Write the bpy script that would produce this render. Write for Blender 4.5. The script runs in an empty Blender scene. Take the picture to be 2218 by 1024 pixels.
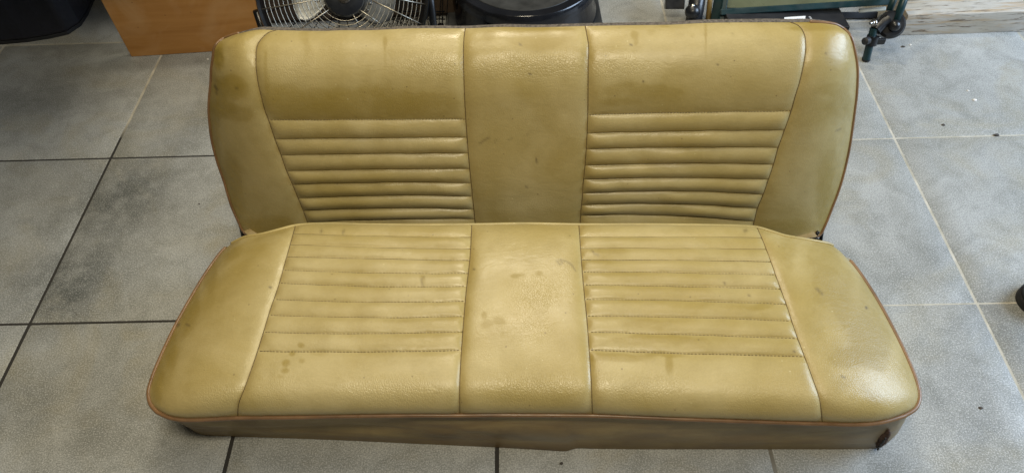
import bpy, math, random
import numpy as np
random.seed(7); rng = np.random.default_rng(7)
S = bpy.context.scene
C = S.collection
# ------------------------------------------------------------------ camera (solved from the tile grid)
F_PX, PITCH, ROLL, CH = 1557.8, 0.88523, -0.04444, 1.404
TILE, GX, GY, GYAW = 0.55, -1.1403, 0.9495, -0.02726
BYAW = -0.06                                   # the bench is turned a little against the tiles
cp, sp, cr, sr = math.cos(PITCH), math.sin(PITCH), math.cos(ROLL), math.sin(ROLL)
fwd = np.array([0, cp, -sp]); up0 = np.array([0, sp, cp]); ri0 = np.array([1., 0, 0])
RI = cr*ri0 + sr*up0; UP = -sr*ri0 + cr*up0
CAM = np.array([0, 0, CH])
NB = np.array([-math.sin(BYAW), math.cos(BYAW), 0])      # direction the bench faces away along
XB = np.array([math.cos(BYAW), math.sin(BYAW), 0])
def ray(p):
    p = np.asarray(p, float)
    return fwd + ((p[..., 0:1]-1109)/F_PX)*RI + ((512-p[..., 1:2])/F_PX)*UP
def at_z(p, z):
    d = ray(p); z = np.asarray(z, float)
    t = (CH-z)/-d[..., 2]
    return CAM + d*t[..., None]
def at_y(p, y):                                 # y: distance along the bench's facing direction
    d = ray(p); y = np.asarray(y, float)
    t = y/(d@NB)
    return CAM + d*t[..., None]
def zdepth(P): return float((np.asarray(P)-CAM)@fwd)
cam = bpy.data.objects.new('camera', bpy.data.cameras.new('camera')); C.objects.link(cam)
from mathutils import Matrix, Vector
M = Matrix(((RI[0], UP[0], -fwd[0]), (RI[1], UP[1], -fwd[1]), (RI[2], UP[2], -fwd[2]))).to_4x4()
M.translation = Vector(CAM); cam.matrix_world = M
cam.data.sensor_fit = 'HORIZONTAL'; cam.data.sensor_width = 36; cam.data.lens = 36*F_PX/2218
cam.data.clip_start = 0.02; cam.data.clip_end = 100
S.camera = cam

# ------------------------------------------------------------------ helpers
def tag(o, label=None, cat=None, group=None, kind=None):
    if label: o['label'] = label
    if cat: o['category'] = cat
    if group: o['group'] = group
    if kind: o['kind'] = kind
    return o
def empty(name, loc=(0, 0, 0)):
    o = bpy.data.objects.new(name, None); C.objects.link(o); o.location = loc; return o
def link(name, me, mat, parent=None, smooth=True):
    o = bpy.data.objects.new(name, me); C.objects.link(o)
    if mat: me.materials.append(mat)
    if smooth: me.polygons.foreach_set('use_smooth', [True]*len(me.polygons))
    if parent:
        o.parent = parent
        wm = Matrix.Identity(4); p = parent; off = Vector((0, 0, 0))
        while p: off += p.location; p = p.parent
        o.location = -off + Vector((0, 0, 0))
    return o
class MB:
    def __init__(s): s.v = []; s.f = []
    def add(s, v, f):
        n = len(s.v); s.v += [tuple(map(float, q)) for q in v]; s.f += [tuple(i+n for i in q) for q in f]; return s
    def box(s, a, b, rot=None, org=None):
        (x0, y0, z0), (x1, y1, z1) = a, b
        v = [(x0,y0,z0),(x1,y0,z0),(x1,y1,z0),(x0,y1,z0),(x0,y0,z1),(x1,y0,z1),(x1,y1,z1),(x0,y1,z1)]
        if rot is not None:
            v = [tuple(np.array(rot)@np.array(q)+np.array(org)) for q in v]
        return s.add(v, [(0,3,2,1),(4,5,6,7),(0,1,5,4),(1,2,6,5),(2,3,7,6),(3,0,4,7)])
    def prism(s, poly, z0, z1):
        n = len(poly)
        v = [(p[0], p[1], z0) for p in poly]+[(p[0], p[1], z1) for p in poly]
        return s.add(v, [tuple(range(n))[::-1], tuple(range(n, 2*n))]+[(i, (i+1) % n, n+(i+1) % n, n+i) for i in range(n)])
    def tube(s, pts, r, n=10, closed=False, cap=True):
        P = np.array(pts, float); m = len(P)
        if closed: T = np.roll(P, -1, 0)-np.roll(P, 1, 0)
        else: T = np.gradient(P, axis=0)
        T /= np.linalg.norm(T, axis=1)[:, None]+1e-12
        a = np.array([0, 0, 1.]) if abs(T[0][2]) < .9 else np.array([1., 0, 0])
        N = np.cross(T[0], a); N /= np.linalg.norm(N); vs = []
        rr = r if hasattr(r, '__len__') else [r]*m
        for i in range(m):
            N = N-T[i]*(N@T[i]); N /= np.linalg.norm(N)+1e-12; B = np.cross(T[i], N)
            for k in range(n):
                t = 2*math.pi*k/n; vs.append(P[i]+rr[i]*(math.cos(t)*N+math.sin(t)*B))
        fs = []
        for i in range(m if closed else m-1):
            j = (i+1) % m
            for k in range(n): fs.append((i*n+k, i*n+(k+1) % n, j*n+(k+1) % n, j*n+k))
        if cap and not closed: fs += [tuple(range(n))[::-1], tuple(range((m-1)*n, m*n))]
        return s.add(vs, fs)
    def lathe(s, prof, cen, ax=(0, 0, 1), n=64, cap=True):
        ax = np.array(ax, float); ax /= np.linalg.norm(ax)
        a = np.array([1., 0, 0]) if abs(ax[0]) < .9 else np.array([0, 1., 0])
        U = np.cross(ax, a); U /= np.linalg.norm(U); V = np.cross(ax, U)
        vs = []; fs = []; m = len(prof)
        for (r, h) in prof:
            for k in range(n):
                t = 2*math.pi*k/n; vs.append(np.array(cen)+ax*h+r*(math.cos(t)*U+math.sin(t)*V))
        for i in range(m-1):
            for k in range(n): fs.append((i*n+k, i*n+(k+1) % n, (i+1)*n+(k+1) % n, (i+1)*n+k))
        if cap: fs += [tuple(range(n))[::-1], tuple(range((m-1)*n, m*n))]
        return s.add(vs, fs)
    def grid(s, G):
        a, b = G.shape[:2]
        return s.add(G.reshape(-1, 3), [(i*b+j, i*b+j+1, (i+1)*b+j+1, (i+1)*b+j) for i in range(a-1) for j in range(b-1)])
    def build(s, name, mat, parent=None, smooth=False, bevel=0, autos=True):
        me = bpy.data.meshes.new(name); me.from_pydata(s.v, [], s.f); me.validate(); me.update()
        o = link(name, me, mat, parent, smooth)
        if bevel:
            md = o.modifiers.new('bevel', 'BEVEL'); md.width = bevel; md.segments = 3; md.limit_method = 'ANGLE'
            md.harden_normals = False
        if smooth and autos:
            import bmesh
            bm = bmesh.new(); bm.from_mesh(me); bmesh.ops.recalc_face_normals(bm, faces=bm.faces)
            for e in bm.edges:
                if len(e.link_faces) == 2 and e.calc_face_angle(0) > math.radians(40): e.smooth = False
            bm.to_mesh(me); bm.free()
        return o

def cat(pts, n=200):                            # smooth curve through pixels, resampled evenly
    P = np.array(pts, float)
    if len(P) == 2: return P[0]+(P[1]-P[0])*np.linspace(0, 1, n)[:, None]
    Q = np.vstack([2*P[0]-P[1], P, 2*P[-1]-P[-2]]); out = []
    for i in range(1, len(Q)-2):
        p0, p1, p2, p3 = Q[i-1:i+3]
        d1 = max(np.linalg.norm(p1-p0), 1e-6)**.5; d2 = max(np.linalg.norm(p2-p1), 1e-6)**.5; d3 = max(np.linalg.norm(p3-p2), 1e-6)**.5
        m1 = (p2-p1)+d2*((p1-p0)/d1-(p2-p0)/(d1+d2)); m2 = (p2-p1)+d2*((p3-p2)/d3-(p3-p1)/(d2+d3))
        t = np.linspace(0, 1, 24, endpoint=False)[:, None]
        out.append((2*t**3-3*t**2+1)*p1+(t**3-2*t**2+t)*m1+(-2*t**3+3*t**2)*p2+(t**3-t**2)*m2)
    D = np.vstack(out+[P[-1:]])
    return resample(D, n)
def resample(D, n):
    s = np.r_[0, np.cumsum(np.linalg.norm(np.diff(D, axis=0), axis=1))]
    u = np.linspace(0, s[-1], n)
    return np.stack([np.interp(u, s, D[:, k]) for k in range(D.shape[1])], 1)
def pchip(xs, ys):
    P = cat(np.stack([np.array(xs)*1.0, np.array(ys)*1.0], 1), 400)
    return lambda x: np.interp(x, P[:, 0], P[:, 1])
def vnoise(P, scale, seed=0, octv=3):           # smooth value noise on 3-D points, numpy
    out = np.zeros(P.shape[:-1]); amp = 1.; tot = 0
    for o in range(octv):
        q = P*scale*(2**o)+seed*17.3+o*5.1; i = np.floor(q).astype(np.int64); f = q-i; f = f*f*(3-2*f)
        r = 0
        for dx in (0, 1):
            for dy in (0, 1):
                for dz in (0, 1):
                    h = (i[..., 0]+dx)*374761393+(i[..., 1]+dy)*668265263+(i[..., 2]+dz)*2147483647
                    h = (h ^ (h >> 13))*1274126177; h = ((h ^ (h >> 16)) & 0xffff)/65535.
                    r = r+h*(f[..., 0] if dx else 1-f[..., 0])*(f[..., 1] if dy else 1-f[..., 1])*(f[..., 2] if dz else 1-f[..., 2])
        out += amp*r; tot += amp; amp *= .5
    return out/tot

# ------------------------------------------------------------------ materials
class NT:
    def __init__(s, name):
        s.m = bpy.data.materials.new(name); s.m.use_nodes = True; s.t = s.m.node_tree
        s.b = s.t.nodes['Principled BSDF']; s.tc = None
    def n(s, typ, **k):
        x = s.t.nodes.new(typ)
        for a, b in k.items():
            if a.startswith('i_'): x.inputs[a[2:].replace('_', ' ')].default_value = b
            else: setattr(x, a, b)
        return x
    def l(s, a, b): s.t.links.new(a, b)
    def co(s, scale=(1, 1, 1), rot=0):
        if not s.tc: s.tc = s.n('ShaderNodeNewGeometry')
        mp = s.n('ShaderNodeMapping'); mp.inputs['Scale'].default_value = scale; mp.inputs['Rotation'].default_value = (0, 0, rot)
        s.l(s.tc.outputs['Position'], mp.inputs['Vector']); return mp.outputs[0]
    def noise(s, scale, detail=4, vec=None, rough=.55, dist=0):
        x = s.n('ShaderNodeTexNoise'); x.inputs['Scale'].default_value = scale; x.inputs['Detail'].default_value = detail
        x.inputs['Roughness'].default_value = rough; x.inputs['Distortion'].default_value = dist
        s.l(vec if vec else s.co(), x.inputs['Vector']); return x.outputs['Fac']
    def ramp(s, fac, stops):
        r = s.n('ShaderNodeValToRGB'); e = r.color_ramp.elements
        e[0].position, e[0].color = stops[0][0], (*stops[0][1], 1) if hasattr(stops[0][1], '__len__') else (stops[0][1],)*3+(1,)
        e[1].position, e[1].color = stops[-1][0], (*stops[-1][1], 1) if hasattr(stops[-1][1], '__len__') else (stops[-1][1],)*3+(1,)
        for p, c in stops[1:-1]:
            q = e.new(p); q.color = (*c, 1) if hasattr(c, '__len__') else (c, c, c, 1)
        s.l(fac, r.inputs[0]); return r.outputs[0]
    def mix(s, fac, a, b, mode='MIX'):
        x = s.n('ShaderNodeMix', data_type='RGBA', blend_type=mode)
        for i, v in ((0, fac), (6, a), (7, b)):
            if isinstance(v, (int, float)): x.inputs[i].default_value = v if i == 0 else (v, v, v, 1)
            elif isinstance(v, tuple): x.inputs[i].default_value = (*v, 1)
            else: s.l(v, x.inputs[i])
        return x.outputs[2]
    def math(s, op, a, b=0.0):
        x = s.n('ShaderNodeMath', operation=op)
        for i, v in ((0, a), (1, b)):
            if isinstance(v, (int, float)): x.inputs[i].default_value = v
            else: s.l(v, x.inputs[i])
        return x.outputs[0]
    def attr(s, name):
        x = s.n('ShaderNodeAttribute'); x.attribute_name = name; return x.outputs['Fac']
    def bump(s, h, strength=.3, dist=.001, prev=None):
        x = s.n('ShaderNodeBump'); x.inputs['Strength'].default_value = strength; x.inputs['Distance'].default_value = dist
        s.l(h, x.inputs['Height'])
        if prev: s.l(prev, x.inputs['Normal'])
        return x.outputs[0]
    def fin(s, col=None, rough=None, normal=None, metal=0, spec=None):
        for k, v in (('Base Color', col), ('Roughness', rough), ('Normal', normal), ('Metallic', metal), ('Specular IOR Level', spec)):
            if v is None: continue
            if isinstance(v, tuple): s.b.inputs[k].default_value = (*v, 1)
            elif isinstance(v, (int, float)): s.b.inputs[k].default_value = v
            else: s.l(v, s.b.inputs[k])
        return s.m
def vinyl(name, base, ochre, dirty, rough=(.28, .42), grain=1.0):
    t = NT(name)
    big = t.noise(5, 5, dist=.6); mid = t.noise(22, 5); fine = t.noise(260, 3)
    c = t.mix(t.ramp(big, [(.35, 0.), (.68, 1.)]), base, ochre)
    c = t.mix(t.math('MULTIPLY', t.ramp(mid, [(.45, 0.), (.75, 1.)]), .35), c, tuple(x*.8 for x in ochre))
    st = t.attr('stain_shade'); nz = t.noise(38, 6, rough=.65, dist=1.2)
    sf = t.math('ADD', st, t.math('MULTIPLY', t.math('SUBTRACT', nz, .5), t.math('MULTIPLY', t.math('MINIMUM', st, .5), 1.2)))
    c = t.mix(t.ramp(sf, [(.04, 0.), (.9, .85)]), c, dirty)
    c = t.mix(t.math('MULTIPLY', t.ramp(sf, [(.30, 0.), (.37, 1.)]), .12), c, (.21, .14, .022))
    c = t.mix(t.attr('paler'), c, tuple(min(1, x*1.22+.03) for x in base))
    c = t.mix(t.math('MULTIPLY', t.attr('mark'), .85), c, (.035, .022, .012))
    # pin-prick dirt
    vo = t.n('ShaderNodeTexVoronoi', feature='F1'); vo.inputs['Scale'].default_value = 28; t.l(t.co(), vo.inputs['Vector'])
    c = t.mix(t.ramp(vo.outputs['Distance'], [(.03, .55), (.06, 0.)]), c, (.09, .06, .03))
    c = t.mix(.10, c, t.mix(fine, 0.0, 1.0), 'OVERLAY')
    vs_ = t.n('ShaderNodeTexVoronoi', feature='F1'); vs_.inputs['Scale'].default_value = 43; t.l(t.co(), vs_.inputs['Vector'])
    c = t.mix(t.math('MULTIPLY', t.ramp(vs_.outputs['Distance'], [(.035, .6), (.07, 0.)]), t.ramp(t.noise(6, 2), [(.5, 0.), (.6, 1.)])), c, (.62, .55, .32))  # paler specks painted for the sparkle of small dirt bumps
    # grain: cracked network + fine pores, stronger in places
    wv = t.n('ShaderNodeVectorMath', operation='ADD'); nn = t.n('ShaderNodeTexNoise'); nn.inputs['Scale'].default_value = 60
    t.l(t.co(), nn.inputs['Vector']); sc = t.n('ShaderNodeVectorMath', operation='SCALE'); sc.inputs['Scale'].default_value = .006
    t.l(nn.outputs['Color'], sc.inputs[0]); t.l(t.co(), wv.inputs[0]); t.l(sc.outputs[0], wv.inputs[1])
    v2 = t.n('ShaderNodeTexVoronoi', feature='DISTANCE_TO_EDGE'); v2.inputs['Scale'].default_value = 240; t.l(wv.outputs[0], v2.inputs['Vector'])
    cell = t.ramp(v2.outputs['Distance'], [(0., 0.), (.22, 1.)])
    amt = t.ramp(t.noise(7, 3), [(.4, .1), (.62, 1.)])
    h = t.math('ADD', t.math('MULTIPLY', cell, amt), t.math('MULTIPLY', fine, .5))
    nrm = t.bump(h, .20*grain, .0008)
    v3 = t.n('ShaderNodeTexVoronoi', feature='DISTANCE_TO_EDGE'); v3.inputs['Scale'].default_value = 1
    mp3 = t.n('ShaderNodeMapping'); mp3.inputs['Scale'].default_value = (250, 165, 165); t.l(wv.outputs[0], mp3.inputs['Vector']); t.l(mp3.outputs[0], v3.inputs['Vector'])
    ch = t.math('MULTIPLY', t.ramp(v3.outputs['Distance'], [(0., 0.), (.16, .8), (.5, 1.)]), t.attr('crackle'))
    nrm = t.bump(ch, .42*grain, .0008, nrm)
    wr = t.noise(1, 4, vec=t.co((26, 60, 60)), dist=1.0)
    nrm = t.bump(wr, .16*grain, .004, nrm)
    r = t.ramp(t.noise(9, 5), [(.3, rough[0]), (.7, rough[1])])
    r = t.math('ADD', r, t.math('MULTIPLY', st, .12))
    return t.fin(c, r, nrm, 0, .5)
BASE = (.408, .328, .150); OCH = (.328, .248, .083)
M_vinyl = vinyl('aged_tan_vinyl', BASE, OCH, (.25, .178, .030))
M_skirt = NT('stained_skirt_vinyl')
def mk_skirt(t):
    st = t.noise(1, 5, vec=t.co((3, 9, 26)), dist=1.5)
    bl = t.noise(9, 5, dist=.8)
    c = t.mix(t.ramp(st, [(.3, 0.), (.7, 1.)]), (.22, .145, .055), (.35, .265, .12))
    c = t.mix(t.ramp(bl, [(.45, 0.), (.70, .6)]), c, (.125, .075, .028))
    c = t.mix(t.attr('stain_shade'), c, (.07, .032, .011)); c = t.mix(t.attr('paler'), c, (.33, .29, .22))
    n = t.bump(t.noise(1, 4, vec=t.co((30, 40, 60))), .35, .003)
    n = t.bump(t.noise(300, 3), .3, .0008, n)
    return t.fin(c, t.ramp(st, [(.3, .42), (.7, .58)]), n, 0, .45)
M_skirt = mk_skirt(M_skirt)
def simple(name, col, rough=.5, metal=0, var=.25, scale=30, bump=.1, spec=None):
    t = NT(name); n = t.noise(scale, 5)
    c = t.mix(t.ramp(n, [(.3, 0.), (.7, 1.)]), tuple(x*(1-var) for x in col), tuple(min(1, x*(1+var)) for x in col))
    r = t.ramp(t.noise(scale*2.3, 4), [(.3, max(.02, rough-.1)), (.7, min(1, rough+.1))])
    return t.fin(c, r, t.bump(t.noise(scale*6, 3), bump, .001), metal, spec)
M_pipe = simple('worn_brown_piping', (.19, .108, .052), .36, var=.3, scale=14)
M_pipe_tan = simple('tan_piping', (.38, .30, .12), .4, var=.2, scale=14)
M_thread = simple('dark_brown_thread', (.12, .082, .03), .8)
M_hess = simple('dusty_dark_hessian', (.10, .085, .07), .9, var=.6, scale=160, bump=.6)
M_hair = simple('brown_horsehair_padding', (.060, .034, .024), .95, var=.7, scale=120, bump=1.)
M_iron = simple('blackened_iron', (.012, .012, .015), .35, .6)
M_black = simple('black_plastic', (.010, .011, .013), .34, var=.3, scale=12)
M_gloss = simple('glossy_black_plastic', (.009, .010, .013), .2, var=.3, scale=9)
M_blackm = simple('matt_black_plastic', (.014, .015, .018), .55, var=.3, scale=12)
M_dusty = simple('dusty_black_plastic', (.030, .032, .033), .45, var=.35, scale=20)
M_navy = simple('dark_navy_laminate', (.008, .009, .016), .55)
M_green = simple('dark_green_paint', (.007, .030, .036), .38, var=.25, scale=18)
M_gold = simple('brass_brown_pole', (.22, .14, .04), .4, .3)
M_chrome = simple('bare_steel_wire', (.38, .35, .29), .38, .9, var=.3)
M_steel = simple('dull_steel_bolt', (.5, .48, .44), .3, 1.)
M_blade = simple('grey_aluminium_blade', (.42, .43, .42), .4, .3, var=.15, scale=8)
M_sheet = simple('pale_sheet_edge', (.36, .37, .33), .5)
M_backdrop = simple('dark_brown_backdrop_wood', (.045, .028, .016), .7)
M_white = simple('white_card', (.8, .82, .85), .6, var=.03)
M_ink = simple('black_ink', (.012, .012, .012), .6)
M_shoe = simple('black_shoe_leather', (.006, .007, .010), .45)
M_sole = simple('black_rubber_sole', (.008, .008, .009), .7)
M_panel = simple('greenish_acrylic_sheet', (.16, .17, .10), .3, var=.3, scale=6)
def wood(name, a, b, dirt, rough, sc):
    t = NT(name); g = t.noise(1, 6, vec=t.co(sc), dist=.6); bl = t.noise(6, 4, dist=1)
    c = t.mix(t.ramp(g, [(.3, 0.), (.7, 1.)]), a, b)
    c = t.mix(t.ramp(bl, [(.5, 0.), (.72, .55)]), c, dirt)
    vo = t.n('ShaderNodeTexVoronoi'); vo.inputs['Scale'].default_value = 26; t.l(t.co(), vo.inputs['Vector'])
    c = t.mix(t.ramp(vo.outputs['Distance'], [(.04, .5), (.07, 0.)]), c, (.1, .04, .015))
    return t.fin(c, rough, t.bump(g, .12, .001))
M_board = wood('orange_stained_board', (.34, .155, .038), (.43, .215, .062), (.50, .31, .15), .38, (4, 4, 40))
def mk_plank():
    t = NT('distressed_white_paint'); g = t.noise(1, 7, vec=t.co((5, 60, 60)), rough=.65, dist=.5)
    g2 = t.noise(1, 6, vec=t.co((11, 130, 130)), rough=.7, dist=.4)
    c = t.mix(t.ramp(t.noise(7, 4), [(.35, 0.), (.65, 1.)]), (.39, .355, .29), (.47, .45, .41))
    c = t.mix(t.ramp(g, [(.50, 0.), (.60, .8)]), c, (.40, .29, .17))
    c = t.mix(t.ramp(g2, [(.55, 0.), (.62, .95)]), c, (.13, .10, .07))
    return t.fin(c, .6, t.bump(t.math('ADD', g, g2), .5, .003))
M_plank = mk_plank()
def mk_floor():
    t = NT('grey_stoneware_tile')
    a = t.noise(2.4, 6, rough=.6, dist=.7); b = t.noise(11, 6, rough=.65, dist=.9); g = t.noise(330, 2, rough=.7); g2 = t.noise(720, 1)
    c = t.mix(t.ramp(a, [(.3, 0.), (.7, 1.)]), (.265, .272, .26), (.40, .408, .398))
    c = t.mix(t.math('MULTIPLY', t.ramp(b, [(.42, 0.), (.68, 1.)]), .6), c, (.165, .17, .15))
    c = t.mix(t.math('MULTIPLY', t.ramp(t.noise(3.1, 5, dist=1.5, vec=t.co((1, 1.3, 1), .6)), [(.5, 0.), (.7, 1.)]), .5), c, (.29, .26, .17))
    c = t.mix(t.math('MULTIPLY', t.attr('dirt'), t.ramp(t.noise(16, 6, rough=.7), [(.32, .35), (.56, 1.)])), c, (.06, .066, .061))
    # salt-and-pepper speckle of the glaze
    c = t.mix(t.math('MULTIPLY', t.ramp(g, [(.35, 1.), (.5, 0.)]), .45), c, (.10, .10, .10))
    c = t.mix(t.math('MULTIPLY', t.ramp(g, [(.52, 0.), (.66, 1.)]), .40), c, (.66, .66, .66))
    vo = t.n('ShaderNodeTexVoronoi'); vo.inputs['Scale'].default_value = 9; t.l(t.co(), vo.inputs['Vector'])
    c = t.mix(t.ramp(vo.outputs['Distance'], [(.012, .8), (.022, 0.)]), c, (.06, .05, .045))
    n = t.bump(t.math('ADD', g, t.math('MULTIPLY', g2, .5)), .35, .0012); n = t.bump(b, .1, .004, n)
    return t.fin(c, t.ramp(b, [(.3, .42), (.7, .58)]), n, 0, .4)
M_floor = mk_floor()
def mk_grout():
    t = NT('tile_grout'); sx = t.n('ShaderNodeSeparateXYZ'); t.l(t.co(), sx.inputs[0])
    xx = t.math('ADD', sx.outputs[0], t.math('MULTIPLY', t.math('SUBTRACT', t.noise(6, 5), .5), .5))
    lt = t.ramp(t.noise(20, 5), [(.3, (.30, .28, .22)), (.7, (.50, .47, .40))])
    # clean pale grout on the right half, blackened joints on the left
    k = t.n('ShaderNodeMapRange'); k.inputs[1].default_value = .35; k.inputs[2].default_value = .75; t.l(xx, k.inputs[0])
    yy = t.math('ADD', sx.outputs[1], t.math('MULTIPLY', t.math('SUBTRACT', t.noise(8, 4), .5), .25))
    k2 = t.n('ShaderNodeMapRange'); k2.inputs[1].default_value = 1.56; k2.inputs[2].default_value = 1.66; t.l(yy, k2.inputs[0])
    kk = t.math('MAXIMUM', k.outputs[0], k2.outputs[0])
    return t.fin(t.mix(kk, (.022, .020, .017), lt), .85, t.bump(t.noise(200, 3), .4, .001))
M_grout = mk_grout()

# ------------------------------------------------------------------ floor
def g2w(i, j, z=0.):
    x, y = i*TILE, j*TILE; c, s = math.cos(GYAW), math.sin(GYAW)
    return np.array([GX+c*x-s*y, GY+s*x+c*y, z])
mb = MB()
poly = [g2w(-6, -4)[:2], g2w(11, -4)[:2], g2w(11, 10)[:2], g2w(-6, 10)[:2]]
mb.prism(poly, -.03, -.0012)
tag(mb.build('floor', M_grout), kind='structure')
mb = MB(); dirt = []
for i in range(-6, 11):
    for j in range(-4, 10):
        gl = .0034 if i <= 3 else .0022            # half joints
        g = gl/TILE; gr = (.0034 if i < 3 else .0024)/TILE
        gj = (.0028 if i < 3 else .0012)/TILE
        n = 10 if (-3 <= i <= 6 and -2 <= j <= 4) else 2
        us = np.r_[0, np.linspace(.006, .994, n), 1]; G = np.zeros((n+2, n+2, 3))
        dz = rng.normal(0, .0002)
        for a, u in enumerate(us):
            for b, w in enumerate(us):
                G[b, a] = g2w(i+g+(1-g-gr)*u, j+gj+(1-2*gj)*w, dz+(-.0014 if (a in (0, n+1) or b in (0, n+1)) else 0))
        mb.grid(G)
fl = mb.build('floor', M_floor, smooth=True); tag(fl, kind='structure'); fl.name = 'tile_paving'
# grime patches on the tiles (a property of the tiles, stored per vertex)
gp = [(260, 430, .17, .95), (150, 600, .13, 1.), (140, 650, .09, 1.), (90, 200, .14, .45), (420, 130, .1, .4), (2140, 950, .12, .5), (200, 930, .14, .4), (300, 380, .1, .5), (60, 640, .06, .4), (60, 880, .1, .5),
      (2000, 600, .1, .3), (2080, 860, .15, .5), (2050, 540, .1, .35), (380, 320, .08, .5), (300, 170, .06, .4), (1910, 480, .06, .2),
      (2190, 700, .14, .6), (440, 250, .08, .5), (230, 520, .09, .5)]
gw = [(at_z(np.array([x, y]), 0), r, s) for x, y, r, s in gp]
vv = np.array([v.co[:] for v in fl.data.vertices]); d = np.zeros(len(vv))
for P, r, s in gw: d = np.maximum(d, s*np.exp(-(((vv-P)**2).sum(1))/(r*r)))
at = fl.data.attributes.new('dirt', 'FLOAT', 'POINT'); at.data.foreach_set('value', d.astype(np.float32))

# ------------------------------------------------------------------ the bench
bench = empty('bench_seat', tuple(at_z(np.array([1140, 760]), 0)))
tag(bench, 'worn tan vinyl bench seat with pleated panels and brown piping on the tiled floor', 'bench seat')

# stains, and painted shade low on the backrest, in photo pixels are turned into marks baked on the vinyl surface
STAIN_SHADE = [ # x, y, rx, ry, strength
 (480,122,14,30,.85),(500,190,38,24,.75),(485,235,26,22,.7),(520,245,30,18,.45),(462,300,14,80,.35),
 (650,222,90,34,.6),(790,222,130,36,.55),(920,228,90,32,.45),(1380,210,110,30,.35),(620,190,30,14,.3),(660,80,10,24,.3),(668,115,9,26,.3),(835,95,5,14,.6),
 (835,130,3,30,.3),(577,140,4,36,.45),(583,180,6,20,.4),
 (1170,95,46,26,.6),(1120,85,24,18,.4),(1230,80,20,24,.35),(1060,80,18,12,.4),(1180,66,60,5,.5),
 (1375,82,9,10,.7),(1378,96,6,8,.5),(1410,74,10,8,.3),(1440,60,12,4,.4),(1529,70,3,24,.6),(1528,110,3,20,.35),(1500,80,8,6,.25),  # thin upright ovals here draw crease lines in the colour
 (1770,64,60,7,.65),(1760,52,50,4,.5),(1800,190,36,14,.4),(1820,230,30,30,.35),(1760,250,40,40,.3),(1800,400,40,80,.25),(1700,470,50,30,.3),
 (1150,190,50,22,.25),(1100,300,60,60,.18),(1060,400,40,60,.2),(1400,195,100,14,.22),(1560,215,90,18,.15),
 (560,470,70,50,.30),(1345,220,40,8,.3),
 # seat
 (1850,660,50,60,.65),(1880,740,46,52,.75),(1800,620,50,40,.5),(1780,560,40,40,.45),(1845,775,60,22,.65),(1905,780,26,24,.5),(1760,700,24,60,.3),(1700,560,20,50,.35),
 (1450,790,9,22,.75),(1440,770,40,6,.5),(1345,778,60,10,.55),(1290,775,20,10,.45),(1400,740,110,12,.45),(1560,745,90,14,.3),(1400,705,60,12,.42),(1560,672,80,14,.32),
 (1650,668,30,10,.45),(1420,648,90,10,.3),(1320,545,40,14,.4),(1300,570,30,12,.35),(1360,600,70,12,.3),(1700,760,26,18,.3),(1350,520,60,10,.2),
 (622,790,9,8,.8),(634,768,7,7,.65),(654,750,8,6,.65),(620,806,9,6,.7),(655,785,7,6,.4),(610,818,8,5,.4),(690,765,20,10,.3),(760,800,60,20,.2),(850,830,80,14,.15),
 (1050,688,7,8,.55),(1056,706,14,10,.45),(1086,702,14,12,.5),(1115,601,11,5,.7),(1168,598,8,6,.6),(1130,600,8,4,.4),(1090,730,6,6,.3),(1110,780,24,60,.2),(1175,560,40,60,.12),
 (916,610,6,10,.45),(800,620,60,10,.2),(900,700,60,10,.2),(700,700,60,14,.2),(860,690,40,30,.2),
 (345,820,14,60,.6),(372,740,16,60,.6),(410,660,18,60,.55),(455,590,20,50,.5),(500,545,26,20,.45),(400,640,30,60,.35),(470,300,14,150,.4),(500,430,28,100,.65),(580,488,60,18,.5),(1700,492,60,18,.5),(1835,300,16,120,.35),(1795,430,28,100,.6),(380,730,30,50,.35),(450,700,40,60,.2),(440,800,40,30,.22),(470,560,30,24,.35),(360,800,20,50,.35),(560,540,30,20,.2),  # backrest ovals here paint shade: its lower sides and foot get less light
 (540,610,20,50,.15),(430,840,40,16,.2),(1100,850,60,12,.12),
]
# narrow dark scratches: polylines
MARK = [([(1040,308),(1050,300),(1060,295)],2,.5),([(1162,340),(1163,350)],1.6,.9),([(1205,570),(1215,568),(1228,572),(1238,578),(1246,590)],2.2,.45),
 ([(1208,573),(1212,578),(1218,574),(1214,568)],2,.5),([(1818,815),(1828,820)],1.6,.8),([(1766,628),(1778,640)],3,.5),([(1873,667),(1875,669)],2.4,.9),
 ([(1810,282),(1818,279)],2,.5),([(1786,117),(1788,118)],2,.7),([(586,624),(588,625)],2.4,.8),([(466,186),(472,194)],3,.7),([(470,200),(472,204)],2.4,.5),
 ([(405,703),(412,706)],2.5,.55),([(384,706),(388,703)],3,.7),([(1125,100),(1128,101)],2,.8),([(1147,160),(1149,161)],2,.8),([(1140,401),(1141,402)],2,.8),([(1282,545),(1286,552),(1296,556)],2.2,.4),
 ([(1365,100),(1367,101)],2,.9),([(1552,140),(1554,141)],2,.8),([(1392,175),(1393,176)],2,.8),([(920,603),(913,610),(916,620)],2,.4),([(1584,77),(1585,79)],1.6,.5),
 ([(695,505),(698,502)],2,.6),([(743,507),(746,503)],2,.6),([(1612,505),(1616,503)],3,.6),([(1026,586),(1028,587)],2,.8),([(1075,300),(1072,305)],2,.3),([(1140,290),(1150,280)],1.5,.25),
 ([(1567,616),(1569,617)],2,.7),([(1620,643),(1622,644)],2,.7),([(1718,763),(1719,764)],2,.8),([(514,190),(516,191)],3,.5),([(1100,300),(1110,296)],1.5,.3)]
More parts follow.
